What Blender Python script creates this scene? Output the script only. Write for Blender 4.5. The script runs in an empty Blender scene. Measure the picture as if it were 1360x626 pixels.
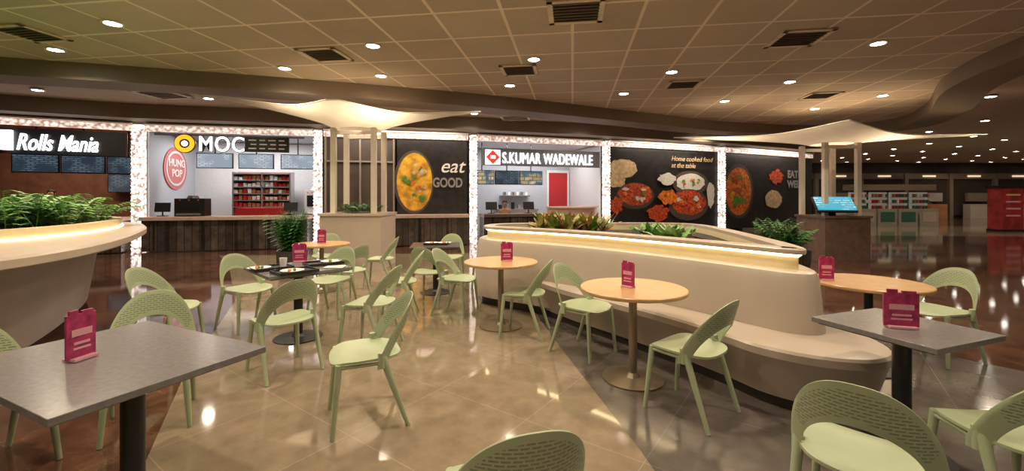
import bpy, math, random
from mathutils import Vector, Matrix
random.seed(7)
S = bpy.context.scene
COL = S.collection

# ------------------------------------------------------------------ materials
MATS = {}
def mat(name, col, rough=0.5, metal=0.0, emis=None, estr=0.0, nscale=None, namt=0.15, bump=0.0, spec=0.5, coat=0.0, trans=0.0):
    if name in MATS: return MATS[name]
    m = bpy.data.materials.new(name); m.use_nodes = True
    nt = m.node_tree; b = nt.nodes['Principled BSDF']
    b.inputs['Base Color'].default_value = (*col, 1)
    b.inputs['Roughness'].default_value = rough
    b.inputs['Metallic'].default_value = metal
    b.inputs['Specular IOR Level'].default_value = spec
    b.inputs['Coat Weight'].default_value = coat
    if emis:
        b.inputs['Emission Color'].default_value = (*emis, 1)
        b.inputs['Emission Strength'].default_value = estr
    n = nt.nodes.new('ShaderNodeTexNoise'); n.inputs['Scale'].default_value = nscale or 12
    n.inputs['Detail'].default_value = 4
    tc = nt.nodes.new('ShaderNodeTexCoord'); nt.links.new(tc.outputs['Object'], n.inputs['Vector'])
    r = nt.nodes.new('ShaderNodeValToRGB')
    a = namt if nscale else 0.04
    r.color_ramp.elements[0].position = .3; r.color_ramp.elements[1].position = .7
    r.color_ramp.elements[0].color = tuple(c*(1-a) for c in col)+(1,)
    r.color_ramp.elements[1].color = tuple(min(1, c*(1+a)) for c in col)+(1,)
    nt.links.new(n.outputs['Fac'], r.inputs['Fac']); nt.links.new(r.outputs['Color'], b.inputs['Base Color'])
    if bump:
        bp = nt.nodes.new('ShaderNodeBump'); bp.inputs['Strength'].default_value = bump
        bp.inputs['Distance'].default_value = 0.01
        nt.links.new(n.outputs['Fac'], bp.inputs['Height']); nt.links.new(bp.outputs['Normal'], b.inputs['Normal'])
    if trans:
        t = nt.nodes.new('ShaderNodeBsdfTranslucent'); nt.links.new(r.outputs['Color'], t.inputs['Color'])
        ms = nt.nodes.new('ShaderNodeMixShader'); ms.inputs[0].default_value = trans
        nt.links.new(b.outputs[0], ms.inputs[1]); nt.links.new(t.outputs[0], ms.inputs[2])
        nt.links.new(ms.outputs[0], nt.nodes['Material Output'].inputs['Surface'])
    MATS[name] = m
    return m

def grid_mat(name, c1, c2, mortar, size, msize, rot=0.0, rough=0.4, offset=0.0, noise=0.0, nscale=3.0, ratio=1.0, bump=0.0, spec=0.5):
    m = bpy.data.materials.new(name); m.use_nodes = True; nt = m.node_tree
    b = nt.nodes['Principled BSDF']; b.inputs['Roughness'].default_value = rough
    b.inputs['Specular IOR Level'].default_value = spec
    tc = nt.nodes.new('ShaderNodeTexCoord'); mp = nt.nodes.new('ShaderNodeMapping')
    mp.inputs['Rotation'].default_value = (0, 0, rot)
    nt.links.new(tc.outputs['Object'], mp.inputs['Vector'])
    br = nt.nodes.new('ShaderNodeTexBrick'); br.offset = offset; br.squash = 1.0
    br.inputs['Color1'].default_value = (*c1, 1); br.inputs['Color2'].default_value = (*c2, 1)
    br.inputs['Mortar'].default_value = (*mortar, 1); br.inputs['Scale'].default_value = 1
    br.inputs['Mortar Size'].default_value = msize; br.inputs['Mortar Smooth'].default_value = 0.1
    br.inputs['Brick Width'].default_value = size*ratio; br.inputs['Row Height'].default_value = size
    nt.links.new(mp.outputs['Vector'], br.inputs['Vector'])
    out = br.outputs['Color']
    if noise:
        n = nt.nodes.new('ShaderNodeTexNoise'); n.inputs['Scale'].default_value = nscale; n.inputs['Detail'].default_value = 8
        n.inputs['Roughness'].default_value = .65
        nt.links.new(mp.outputs['Vector'], n.inputs['Vector'])
        mr = nt.nodes.new('ShaderNodeMapRange'); mr.inputs['From Min'].default_value = .3; mr.inputs['From Max'].default_value = .7
        mr.inputs['To Min'].default_value = 1-noise; mr.inputs['To Max'].default_value = 1+noise
        nt.links.new(n.outputs['Fac'], mr.inputs['Value'])
        mx = nt.nodes.new('ShaderNodeVectorMath'); mx.operation = 'SCALE'
        nt.links.new(out, mx.inputs[0]); nt.links.new(mr.outputs['Result'], mx.inputs['Scale'])
        out = mx.outputs['Vector']
    nt.links.new(out, b.inputs['Base Color'])
    if bump:
        bp = nt.nodes.new('ShaderNodeBump'); bp.inputs['Strength'].default_value = bump; bp.inputs['Distance'].default_value = .02
        nt.links.new(br.outputs['Fac'], bp.inputs['Height']); nt.links.new(bp.outputs['Normal'], b.inputs['Normal'])
    MATS[name] = m
    return m

def crystal_mat(name, ca, cb, sa, sb, scale, strength=2.6):
    m = bpy.data.materials.new(name); m.use_nodes = True; nt = m.node_tree
    b = nt.nodes['Principled BSDF']; b.inputs['Base Color'].default_value = (.5, .4, .35, 1)
    tc = nt.nodes.new('ShaderNodeTexCoord'); v = nt.nodes.new('ShaderNodeTexVoronoi'); v.inputs['Scale'].default_value = scale
    nt.links.new(tc.outputs['Object'], v.inputs['Vector'])
    r = nt.nodes.new('ShaderNodeValToRGB'); r.color_ramp.elements[0].position = .2; r.color_ramp.elements[1].position = .75
    r.color_ramp.elements[0].color = (*[c*sa for c in ca], 1); r.color_ramp.elements[1].color = (*[c*sb for c in cb], 1)
    nt.links.new(v.outputs['Distance'], r.inputs['Fac']); nt.links.new(r.outputs['Color'], b.inputs['Emission Color'])
    b.inputs['Emission Strength'].default_value = strength
    MATS[name] = m; return m

CHC = (.375, .44, .27)
def chair_mat():
    m = bpy.data.materials.new('green_plastic_perforated'); m.use_nodes = True; nt = m.node_tree
    b = nt.nodes['Principled BSDF']; b.inputs['Roughness'].default_value = .45
    tc = nt.nodes.new('ShaderNodeTexCoord'); mp = nt.nodes.new('ShaderNodeMapping')
    mp.inputs['Rotation'].default_value = (math.radians(90), 0, 0)
    nt.links.new(tc.outputs['Object'], mp.inputs['Vector'])
    br = nt.nodes.new('ShaderNodeTexBrick'); br.offset = .5
    br.inputs['Scale'].default_value = 1; br.inputs['Brick Width'].default_value = .034; br.inputs['Row Height'].default_value = .014
    br.inputs['Mortar Size'].default_value = .0042; br.inputs['Mortar Smooth'].default_value = .3
    c = CHC; d = (.22, .26, .16)
    br.inputs['Color1'].default_value = (*d, 1); br.inputs['Color2'].default_value = (*d, 1); br.inputs['Mortar'].default_value = (*c, 1)
    nt.links.new(mp.outputs['Vector'], br.inputs['Vector']); nt.links.new(br.outputs['Color'], b.inputs['Base Color'])
    bp = nt.nodes.new('ShaderNodeBump'); bp.inputs['Strength'].default_value = .6; bp.inputs['Distance'].default_value = .003
    nt.links.new(br.outputs['Fac'], bp.inputs['Height']); nt.links.new(bp.outputs['Normal'], b.inputs['Normal'])
    return m

# ------------------------------------------------------------------ mesh builder
class MB:
    def __init__(s): s.v = []; s.f = []; s.mi = []; s.mats = []
    def m(s, mt):
        if mt not in s.mats: s.mats.append(mt)
        return s.mats.index(mt)
    def add(s, vs, fs, mt):
        o = len(s.v); s.v += [tuple(x) for x in vs]; k = s.m(mt)
        for f in fs: s.f.append(tuple(i+o for i in f)); s.mi.append(k)
    def box(s, c, d, mt, rz=0.0, rx=0.0, taper=1.0):
        M = Matrix.Translation(c) @ Matrix.Rotation(rz, 4, 'Z') @ Matrix.Rotation(rx, 4, 'X')
        vs = []
        for z in (-.5, .5):
            t = taper if z < 0 else 1
            for x, y in ((-.5, -.5), (.5, -.5), (.5, .5), (-.5, .5)):
                vs.append(M @ Vector((x*d[0]*t, y*d[1]*t, z*d[2])))
        s.add(vs, [(3, 2, 1, 0), (4, 5, 6, 7), (0, 1, 5, 4), (1, 2, 6, 5), (2, 3, 7, 6), (3, 0, 4, 7)], mt)
    def cyl(s, p0, p1, r0, r1, mt, n=14, caps=True):
        p0 = Vector(p0); p1 = Vector(p1); d = (p1-p0).normalized()
        a = Vector((0, 0, 1)) if abs(d.z) < .9 else Vector((1, 0, 0))
        u = d.cross(a).normalized(); w = d.cross(u)
        vs = []
        for p, r in ((p0, r0), (p1, r1)):
            for i in range(n):
                t = 2*math.pi*i/n; vs.append(p+u*math.cos(t)*r+w*math.sin(t)*r)
        fs = [(i, (i+1) % n, n+(i+1) % n, n+i) for i in range(n)]
        if caps: fs += [tuple(range(n-1, -1, -1)), tuple(range(n, 2*n))]
        s.add(vs, fs, mt)
    def revolve(s, c, prof, mt, n=32):
        vs = []
        for r, z in prof:
            for i in range(n):
                t = 2*math.pi*i/n; vs.append((c[0]+r*math.cos(t), c[1]+r*math.sin(t), c[2]+z))
        fs = []
        for k in range(len(prof)-1):
            for i in range(n):
                j = (i+1) % n; fs.append((k*n+i, k*n+j, (k+1)*n+j, (k+1)*n+i))
        fs += [tuple(range(n-1, -1, -1)), tuple(range((len(prof)-1)*n, len(prof)*n))]
        s.add(vs, fs, mt)
    def loft(s, layers, mt, closed=True, captop=False, capbot=False):
        n = len(layers[0][0]); vs = []
        for P, z in layers: vs += [(p[0], p[1], z) for p in P]
        fs = []
        for k in range(len(layers)-1):
            for i in range(n if closed else n-1):
                j = (i+1) % n; fs.append((k*n+i, k*n+j, (k+1)*n+j, (k+1)*n+i))
        if capbot: fs.append(tuple(range(n-1, -1, -1)))
        if captop: fs.append(tuple(range((len(layers)-1)*n, len(layers)*n)))
        s.add(vs, fs, mt)
    def sphere(s, c, r, mt, sc=(1, 1, 1), n=14, h=9):
        vs = []; fs = []
        for k in range(h+1):
            ph = math.pi*k/h
            for i in range(n):
                t = 2*math.pi*i/n
                vs.append((c[0]+r*sc[0]*math.sin(ph)*math.cos(t), c[1]+r*sc[1]*math.sin(ph)*math.sin(t), c[2]-r*sc[2]*math.cos(ph)))
        for k in range(h):
            for i in range(n):
                j = (i+1) % n; fs.append((k*n+i, k*n+j, (k+1)*n+j, (k+1)*n+i))
        s.add(vs, fs, mt)
    def obj(s, name, smooth=False, bevel=0.0, loc=(0, 0, 0), rz=0.0, parent=None, angle=40):
        me = bpy.data.meshes.new(name); me.from_pydata(s.v, [], s.f)
        for mt in s.mats: me.materials.append(mt)
        for p, k in zip(me.polygons, s.mi): p.material_index = k
        me.update()
        o = bpy.data.objects.new(name, me); COL.objects.link(o); o.location = loc; o.rotation_euler = (0, 0, rz)
        if smooth:
            for p in me.polygons: p.use_smooth = True
            me.set_sharp_from_angle(angle=math.radians(angle))
        if bevel:
            b = o.modifiers.new('bevel', 'BEVEL'); b.width = bevel; b.segments = 3; b.limit_method = 'ANGLE'
        if parent: o.parent = parent
        return o

def catmull(pts, closed=True, sub=6):
    n = len(pts); out = []
    rng = range(n) if closed else range(n-1)
    for i in rng:
        if closed: p0, p1, p2, p3 = pts[(i-1) % n], pts[i], pts[(i+1) % n], pts[(i+2) % n]
        else: p0, p1, p2, p3 = pts[max(i-1, 0)], pts[i], pts[i+1], pts[min(i+2, n-1)]
        for k in range(sub):
            t = k/sub
            out.append(tuple(.5*((2*p1[a])+(-p0[a]+p2[a])*t+(2*p0[a]-5*p1[a]+4*p2[a]-p3[a])*t*t+(-p0[a]+3*p1[a]-3*p2[a]+p3[a])*t**3) for a in (0, 1)))
    if not closed: out.append(tuple(pts[-1]))
    return out

def area(P): return .5*sum(P[i][0]*P[(i+1) % len(P)][1]-P[(i+1) % len(P)][0]*P[i][1] for i in range(len(P)))
def offset(P, d):  # positive d = outward
    n = len(P); sg = 1 if area(P) > 0 else -1; out = []
    for i in range(n):
        a, b, c = P[i-1], P[i], P[(i+1) % n]
        t = Vector((c[0]-a[0], c[1]-a[1])).normalized()
        out.append((b[0]+t.y*sg*d, b[1]-t.x*sg*d))
    return out
def offset_open(P, d):
    out = []
    for i in range(len(P)):
        a = P[max(i-1, 0)]; c = P[min(i+1, len(P)-1)]
        t = Vector((c[0]-a[0], c[1]-a[1])).normalized(); out.append((P[i][0]+t.y*d, P[i][1]-t.x*d))
    return out

def text(name, body, size, loc, rz, mt, ext=.02, shear=0.0, parent=None, bold=0.0, sx=1.0, sp=1.0, align='LEFT'):
    c = bpy.data.curves.new(name, 'FONT'); c.body = body; c.size = size; c.extrude = ext; c.shear = shear
    c.align_x = align; c.align_y = 'CENTER'; c.offset = bold; c.space_character = sp
    c.materials.append(mt)
    o = bpy.data.objects.new(name, c); COL.objects.link(o)
    o.location = loc; o.rotation_euler = (math.radians(90), 0, rz); o.scale = (sx, 1, 1)
    if parent:
        o.parent = parent; o.matrix_parent_inverse = parent.matrix_world.inverted()
    return o

# palette
BEIGE = mat('beige_laminate', (.52, .43, .345), .35, nscale=2, namt=.05)
BENCHM = mat('bench_solid_surface', (.50, .42, .34), .3, nscale=2, namt=.05)
CREAM = mat('cream_cove_panel', (.80, .68, .42), .45)
LED = mat('warm_led_strip', (1, .8, .5), .5, emis=(1, .80, .46), estr=7)
DARK = mat('dark_toe_kick', (.03, .025, .02), .4)
BLACKM = mat('black_powdercoat', (.012, .012, .013), .35)
WOOD = mat('oak_table_laminate', (.52, .32, .145), .3, nscale=9, namt=.12)
GREYTOP = mat('grey_stone_laminate', (.19, .18, .175), .22, nscale=40, namt=.12)
STEEL = mat('brushed_pole', (.32, .26, .19), .3, metal=.7)
BROWN = mat('brown_gypsum', (.21, .16, .115), .6, nscale=2, namt=.06)
CEILB = mat('outer_ceiling_paint', (.52, .42, .32), .7, nscale=2, namt=.05)
WHITE = mat('white_paint', (.8, .78, .74), .5)
SOIL = mat('soil', (.05, .035, .02), .9, nscale=30, namt=.5, bump=.8)
GREEN1 = mat('leaf_green', (.06, .20, .035), .45, nscale=6, namt=.4)
GREEN2 = mat('leaf_green_light', (.17, .38, .07), .45, nscale=6, namt=.35)
YEL = mat('leaf_yellow_green', (.42, .36, .10), .45, nscale=6, namt=.35)
MAG = mat('magenta_card', (.38, .03, .12), .35, nscale=25, namt=.5)
ACR = mat('magenta_card_print', (.72, .35, .42), .35)
LENS = mat('downlight_lens', (1, .95, .85), .3, emis=(1, .95, .82), estr=45)

# ------------------------------------------------------------------ floor
FLOORD = grid_mat('dark_polished_granite', (.115, .052, .030), (.08, .042, .028), (.12, .075, .045), .8, .006, .5, .06, noise=.6, nscale=3, spec=.9)
FLOORB = grid_mat('beige_polished_marble', (.275, .215, .145), (.25, .195, .13), (.34, .275, .195), .8, .004, .62, .06, noise=.2, nscale=5, spec=.9)
FLOORG = grid_mat('grey_polished_tile', (.13, .11, .095), (.115, .098, .085), (.17, .145, .12), .8, .004, .62, .12, noise=.2, nscale=6, spec=.8)
mb = MB()
mb.add([(-18, -8, 0), (46, -8, 0), (46, 31, 0), (-18, 31, 0)], [(0, 1, 2, 3)], FLOORD)
bg = [(-2.2, -4), (.9, -4), (.9, 1.2), (.76, 2.53), (.44, 4.55), (.22, 6.2), (-.2, 8), (-1, 11.5), (-7.5, 11), (-6.2, 9.4), (-4.0, 6.2), (-2.75, 3.6), (-2.0, 2.3), (-2.0, 1)]
mb.add([(x, y, .002) for x, y in bg], [tuple(range(len(bg)))], FLOORB)
gg = [(.9, -4), (6, -4), (5.2, 2.5), (3.9, 4.4), (3.4, 8), (.6, 8.6), (-.2, 8), (.22, 6.2), (.44, 4.55), (.76, 2.53), (.9, 1.2)]
mb.add([(x, y, .002) for x, y in gg], [tuple(range(len(gg)))], FLOORG)
fb = [(13, 16.6), (22, 16.2), (29, 22), (16.5, 22.4)]
mb.add([(x, y, .002) for x, y in fb], [(0, 1, 2, 3)], FLOORB)
mb.obj('floor')

# ------------------------------------------------------------------ ceiling
CZ = 3.95
TILE = grid_mat('perforated_ceiling_tile', (.56, .46, .35), (.46, .375, .28), (.84, .72, .57), .92, .024, .14, .7, noise=.08, nscale=1.2, bump=.4)
edge = catmull([(-17, 5.6), (-12.5, 6.5), (-8.9, 7.5), (-4.3, 8.9), (-.5, 10.3), (3, 12.0), (7.1, 14.0), (10.6, 14.6), (11.9, 13.4), (10.8, 11.2), (8.7, 8.6), (7.7, 6.2), (7.4, 3), (7.6, -1), (8, -8)], False, 6)
mb = MB()
mb.add([(-18, -8, CZ+.03), (46, -8, CZ+.03), (46, 31, CZ+.03), (-18, 31, CZ+.03)], [(3, 2, 1, 0)], CEILB)
tp = edge+[(-18, -8), (-18, 5.6)]
mb.add([(x, y, CZ) for x, y in tp], [tuple(range(len(tp)))], TILE)
mb.obj('ceiling')
mb = MB()
o1 = offset_open(edge, -.75); z0 = 3.64
n = len(edge)
vs = [(p[0], p[1], CZ+.02) for p in edge]+[(p[0], p[1], z0) for p in edge]+[(p[0], p[1], z0) for p in o1]+[(p[0], p[1], CZ+.02) for p in o1]
fs = []
for k in range(3):
    for i in range(n-1): fs.append((k*n+i, k*n+i+1, (k+1)*n+i+1, (k+1)*n+i))
mb.add(vs, fs, BROWN)
mb.obj('trim_1', smooth=True)

# downlights
lights = [(-5.6, 6.02), (-7.55, 7.1), (-10.8, 9.77), (-4.3, 8.12), (-2.24, 6.91), (-2.63, 8.62), (.386, 7.59), (-.05, 9.37), (3.11, 8.36), (2.63, 10.1),
          (5.4, 10.9), (5.87, 9.07), (8.9, 10.3), (11.6, 10.4), (8.35, 11.83), (2.57, 13.6), (-1.1, 12.5), (-7.5, 10.6), (-4.3, 11.6), (7.3, 15.8)]
near = [(-5.5, 2), (-2.6, 2.2), (.4, 3.0), (3.2, 2.4), (-4.5, 4.6), (-1.2, 4.6), (1.6, 5.0), (4.4, 4.7), (5.8, 6.8), (-1, -.8), (2.3, -.6), (-8.2, 4.2), (-4, -.6), (9.6, 5.5), (10.5, 2)]  # extra downlights over and behind the camera, added to light the scene
far = []
for i in range(13):
    for j in range(8):
        x = 12.6+i*2.5+.45*j; y = 12.6+j*2.3+(i % 2)*1.1
        if y < 30 and x < 44: far.append((x, y))
mb = MB()
for x, y in lights+near+far:
    mb.revolve((x, y, CZ-.022), [(.105, .02), (.13, .02), (.13, .0), (.10, .0), (.095, .012)], WHITE, 20)
    mb.cyl((x, y, CZ-.014), (x, y, CZ-.010), .098, .098, LENS, 20)
mb.obj('recessed_downlights', smooth=True)
LCOL = (1, .81, .59)
LD = bpy.data.lights.new('downlight', 'AREA'); LD.shape = 'DISK'; LD.size = .16; LD.energy = 38; LD.color = LCOL; LD.spread = math.radians(150)
LF = bpy.data.lights.new('downlight_far', 'AREA'); LF.shape = 'DISK'; LF.size = .16; LF.energy = 32; LF.color = LCOL; LF.spread = math.radians(150)
def lamp(data, x, y, z, rx=0, rz=0):
    o = bpy.data.objects.new('downlight_lamp', data); COL.objects.link(o); o.location = (x, y, z); o.rotation_euler = (rx, 0, rz); return o
for x, y in lights+near: lamp(LD, x, y, CZ-.04)
for k, (x, y) in enumerate(far):
    if k % 5 == 0: lamp(LF, x, y, CZ-.04)

# air vents
VD = mat('vent_slat_dark', (.10, .08, .065), .5)
VF = mat('vent_frame', (.72, .60, .47), .5)
VS = mat('vent_slat', (.26, .20, .15), .5)
def vent(x, y, w=.62, white=False, rz=-.14):
    mb = MB(); fr = WHITE if white else VF
    R = Matrix.Rotation(rz, 3, 'Z')
    def b(cx, cy, cz, d, m, rx=0):
        p = R @ Vector((cx, cy, 0)); mb.box((x+p.x, y+p.y, cz), d, m, rz, rx)
    b(0, 0, CZ-.008, (w, w, .008), VD)
    for s in (-1, 1):
        b(s*w/2, 0, CZ-.015, (.07, w+.07, .02), fr); b(0, s*w/2, CZ-.015, (w+.07, .07, .02), fr)
    for k in range(7):
        b(0, -w/2+w*(k+.7)/7.4, CZ-.022, (w-.05, .035, .006), fr if white else VS, .5)
    mb.obj('ceiling_air_vent')
for a in [(.84, 5.65, .66), (-7.2, 6.4, .6), (-3.2, 7.35), (4.4, 6.6, .66), (.14, 8.25), (3.7, 9.3), (7.4, 10.3)]: vent(*a)
vent(.1, 13.2, .8, True); vent(-8.3, 10.2, .8, True); vent(5.0, 14.3, .8)

# ------------------------------------------------------------------ room shell
WALLM = mat('dark_wall_paint', (.07, .05, .04), .6, nscale=3, namt=.2)
def wall(name, c, d, m=WALLM):
    mb = MB(); mb.box(c, d, m); mb.obj(name)
wall('wall_left', (-18.05, 11.5, 2), (.1, 39, 4)); wall('wall_right', (46.05, 11.5, 2), (.1, 39, 4))
wall('wall_far', (14, 31.05, 2), (64, .1, 4)); wall('wall_behind', (14, -8.05, 2), (64, .1, 4), mat('wall_behind_paint', (.4, .33, .25), .6))

# ------------------------------------------------------------------ shopfronts
PT = [(-16.5, 9.2), (-10.4, 12.0), (-5.86, 13.0), (-1.28, 14.0), (3.37, 15.5), (8.5, 17.5), (14.3, 20.4)]
class Fr:
    def __init__(s, a, b):
        s.a = Vector((a[0], a[1], 0)); d = Vector((b[0]-a[0], b[1]-a[1], 0)); s.L = d.length; s.u = d.normalized()
        s.n = Vector((-s.u.y, s.u.x, 0)); s.rz = math.atan2(s.u.y, s.u.x)
    def p(s, x, y, z): v = s.a+s.u*x+s.n*y; return (v.x, v.y, z)
F = [Fr(PT[i], PT[i+1]) for i in range(6)]
CRY = crystal_mat('crystal_column_light', (1, .93, .86), (.22, .13, .10), 1, .5, 14)
HDR = crystal_mat('lattice_header_light', (1, .86, .76), (.30, .17, .13), .5, .5, 11)
mb = MB()
bl = offset_open(PT, .7)
vs = [(p[0], p[1], 3.6) for p in bl]+[(p[0], p[1], CZ+.02) for p in bl]+[(p[0], p[1], 3.6) for p in PT]
n = len(PT); fs = [(i, i+1, n+i+1, n+i) for i in range(n-1)]+[(i, i+1, 2*n+i+1, 2*n+i) for i in range(n-1)]
mb.add(vs, fs, BROWN)
for f in F:
    mb.box(f.p(f.L/2, .1, 3.72), (f.L, .15, .45), BROWN, f.rz)
mb.obj('trim_2')
for f in F:
    mb = MB(); mb.box(f.p(f.L/2, -.04, 3.42), (f.L-.32, .12, .15), HDR, f.rz)
    nn = int(f.L/.16)
    for k in range(1, nn-1):
        c = Vector(f.p((k+.5)*f.L/nn, -.10, 3.42)); h = .07
        A = [c-f.u*h, c+Vector((0, 0, h)), c+f.u*h, c-Vector((0, 0, h)), c-f.n*.05]
        mb.add(A, [(0, 1, 4), (1, 2, 4), (2, 3, 4), (3, 0, 4)], HDR)
    mb.box(f.p(f.L/2, -.05, 3.54), (f.L-.32, .16, .04), WHITE, f.rz)
    mb.obj('lit_lattice_header')
for i in range(1, 6):
    f = F[i]; mb = MB(); w = .26 if i in (1,) else .2
    mb.box(f.p(0, -.05, 1.76), (w, .2, 3.5), CRY, f.rz)
    for k in range(34):
        for s in (-1, 0, 1):
            c = Vector(f.p(s*w/2.6, -.15, .08+k*.102)); h = .052
            A = [c-f.u*h, c+Vector((0, 0, h)), c+f.u*h, c-Vector((0, 0, h)), c-f.n*.05]
            mb.add(A, [(0, 1, 4), (1, 2, 4), (2, 3, 4), (3, 0, 4)], CRY)
    mb.obj('lit_crystal_column')
LWW = bpy.data.lights.new('poster_fill', 'AREA'); LWW.shape = 'RECTANGLE'; LWW.size = 3.6; LWW.size_y = .08; LWW.energy = 45; LWW.color = (1, .86, .70)  # added fill lamps that brighten the poster walls; no fixture is modelled
for i in (2, 4, 5):
    f = F[i]; o = lamp(LWW, *f.p(f.L/2, -.55, 3.58)); o.rotation_euler = (math.radians(25), 0, f.rz); o.name = 'poster_fill_lamp'

TERR = mat('terracotta_wall', (.42, .17, .07), .5, nscale=3, namt=.15)
SHW = mat('shop_white_wall', (.66, .65, .66), .5)
SHG = mat('shop_grey_wall', (.46, .48, .52), .5)
def room(name, f, depth, back, side, s0=.1, s1=None):
    s1 = s1 or f.L-.1; mb = MB()
    mb.box(f.p((s0+s1)/2, depth, 1.7), (s1-s0, .08, 3.4), back, f.rz)
    mb.box(f.p(s0, depth/2+.1, 1.7), (.06, depth-.2, 3.4), side, f.rz)
    mb.box(f.p(s1, depth/2+.1, 1.7), (.06, depth-.2, 3.4), side, f.rz)
    mb.box(f.p((s0+s1)/2, depth/2+.1, 3.45), (s1-s0, depth-.1, .06), side, f.rz)
    mb.obj(name)
room('wall_shop_left', F[0], 3.2, mat('dark_brown_panel', (.15, .065, .04), .5, nscale=4, namt=.3), TERR)
room('wall_shop_middle', F[1], 2.8, SHW, SHG)
room('wall_shop_right', F[3], 2.8, SHG, SHW)
LS = bpy.data.lights.new('shop_light', 'AREA'); LS.shape = 'RECTANGLE'; LS.size = 3; LS.size_y = .5; LS.energy = 115; LS.color = (1, .97, .95)
LW = bpy.data.lights.new('shop_light_warm', 'AREA'); LW.shape = 'RECTANGLE'; LW.size = 3; LW.size_y = .5; LW.energy = 95; LW.color = (1, .72, .48)
for f, d in ((F[1], LS), (F[3], LS), (F[0], LW)):
    o = lamp(d, *f.p(f.L/2, 1.3, 3.38)); o.rotation_euler = (0, 0, f.rz); o.name = 'shop_ceiling_light'
    if f is F[0]: o.location = f.p(4.6, 1.3, 3.38)

# counters
CT = mat('counter_pink_stone', (.60, .43, .35), .3, nscale=10, namt=.1)
CF = grid_mat('counter_dark_mosaic', (.05, .04, .035), (.12, .09, .07), (.03, .025, .02), .18, .01, 0, .25, offset=.5, noise=.5, nscale=4)
def counter(f, s0, s1, h=.95, topm=CT):
    mb = MB(); c = (s0+s1)/2
    mb.box(f.p(c, -.2, h/2-.02), (s1-s0, .62, h-.08), CF, f.rz)
    mb.box(f.p(c, -.22, h-.04), (s1-s0+.04, .74, .10), topm, f.rz)
    for k in range(int((s1-s0)/1.2)):
        mb.box(f.p(s0+.3+k*1.2, -.52, h/2), (.03, .03, h-.1), BLACKM, f.rz)
    mb.obj('service_counter', bevel=.008)
counter(F[0], .3, F[0].L-.25); counter(F[1], .3, F[1].L-.2); counter(F[3], .25, 2.55, topm=mat('counter_dark', (.12, .08, .06), .3))
counter(F[2], .3, F[2].L-.2)
mb = MB(); f = F[3]; arc = []
pk = mat('pink_counter', (.62, .38, .30), .35)
for k in range(13):
    t = math.pi*k/12; arc.append(f.p(3.6-.95*math.cos(t), .1-.6*math.sin(t), 0)[:2])
mb.loft([(arc, 0), (arc, 1.12)], pk, captop=True); ar2 = offset(arc, .06)
mb.loft([(ar2, 1.12), (ar2, 1.18)], mat('pink_counter_top', (.75, .55, .45), .25), captop=True, capbot=True)
mb.obj('curved_reception_counter', smooth=True)

# signs
LET = mat('white_letter_light', (1, 1, 1), .4, emis=(.95, .97, 1), estr=2.6)
YEM = mat('orange_logo_light', (1, .5, .05), .4, emis=(1, .42, .02), estr=1.4)
REM = mat('red_logo_light', (.8, .05, .03), .4, emis=(.8, .03, .02), estr=1.0)
GREYS = mat('grey_signboard', (.18, .18, .19), .4); BLK = mat('black_signboard', (.015, .015, .018), .4)
def board(name, f, s0, s1, z0, z1, m, y=-.12, th=.06):
    mb = MB(); mb.box(f.p((s0+s1)/2, y, (z0+z1)/2), (s1-s0, th, z1-z0), m, f.rz); return mb
mb = board('s', F[0], .2, 6.4, 2.62, 3.28, BLK, .05)
c = F[0]
mb.box(c.p(3.85, -.03, 2.95), (.42, .08, .5), REM, c.rz); mb.box(c.p(4.07, -.04, 2.95), (.2, .09, .5), LET, c.rz, 0)
sg = mb.obj('shop_sign_rolls'); text('sign_letters', 'Rolls Mania', .60, c.p(4.22, -.02, 2.90), c.rz, LET, shear=.3, parent=sg, bold=.006, sx=.565, sp=1.02)
c = F[1]
mb = board('s', c, 2.68, 3.85, 2.82, 3.26, BLK, -.08)
for k in range(3):
    for q in range(4): mb.box(c.p(2.88+q*.26+(k % 2)*.03, -.125, 3.16-k*.12), (.15 if (k+q) % 2 else .2, .012, .035), WHITE, c.rz)
mb.box(c.p(2.3, .0, 3.28), (3.9, .05, .06), GREYS, c.rz)
lc = Vector(c.p(1.14, -.08, 3.02)); vs = []; N = 28
for rr in (.25, .13):
    for k in range(N):
        t = 2*math.pi*k/N; vs.append(lc+c.u*math.cos(t)*rr+Vector((0, 0, 1))*math.sin(t)*rr-c.n*.03)
mb.add(vs, [(k, (k+1) % N, N+(k+1) % N, N+k) for k in range(N)], YEM)
mb.cyl(lc+c.n*.02, lc-c.n*.02, .27, .27, BLK, 28); mb.cyl(lc-c.n*.02, lc-c.n*.04, .08, .08, LET, 20)
sg = mb.obj('shop_sign_round_logo'); text('sign_letters_backing', 'MOC', .62, c.p(1.48, -.075, 3.0), c.rz, BLK, parent=sg, bold=.022, sx=.80, sp=1.1, ext=.01)
text('sign_letters', 'MOC', .62, c.p(1.48, -.11, 3.0), c.rz, LET, parent=sg, bold=.0, sx=.80, sp=1.1)
c = F[3]
mb = board('s', c, .3, c.L-.25, 2.55, 3.12, GREYS, -.02)
d = Vector(c.p(.66, -.08, 2.82)); h = .24
mb.add([d-c.u*h, d+Vector((0, 0, h)), d+c.u*h, d-Vector((0, 0, h))], [(0, 1, 2, 3)], REM)
mb.box(c.p(.66, -.06, 2.82), (.5, .02, .48), LET, c.rz)
mb.box(c.p(.66, -.09, 2.82), (.16, .02, .1), LET, c.rz)
sg = mb.obj('shop_sign_snack_bar'); text('sign_letters', 'S.KUMAR WADEWALE', .52, c.p(.98, -.08, 2.79), c.rz, LET, parent=sg, bold=.0, sx=.615, sp=1.06)

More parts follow.
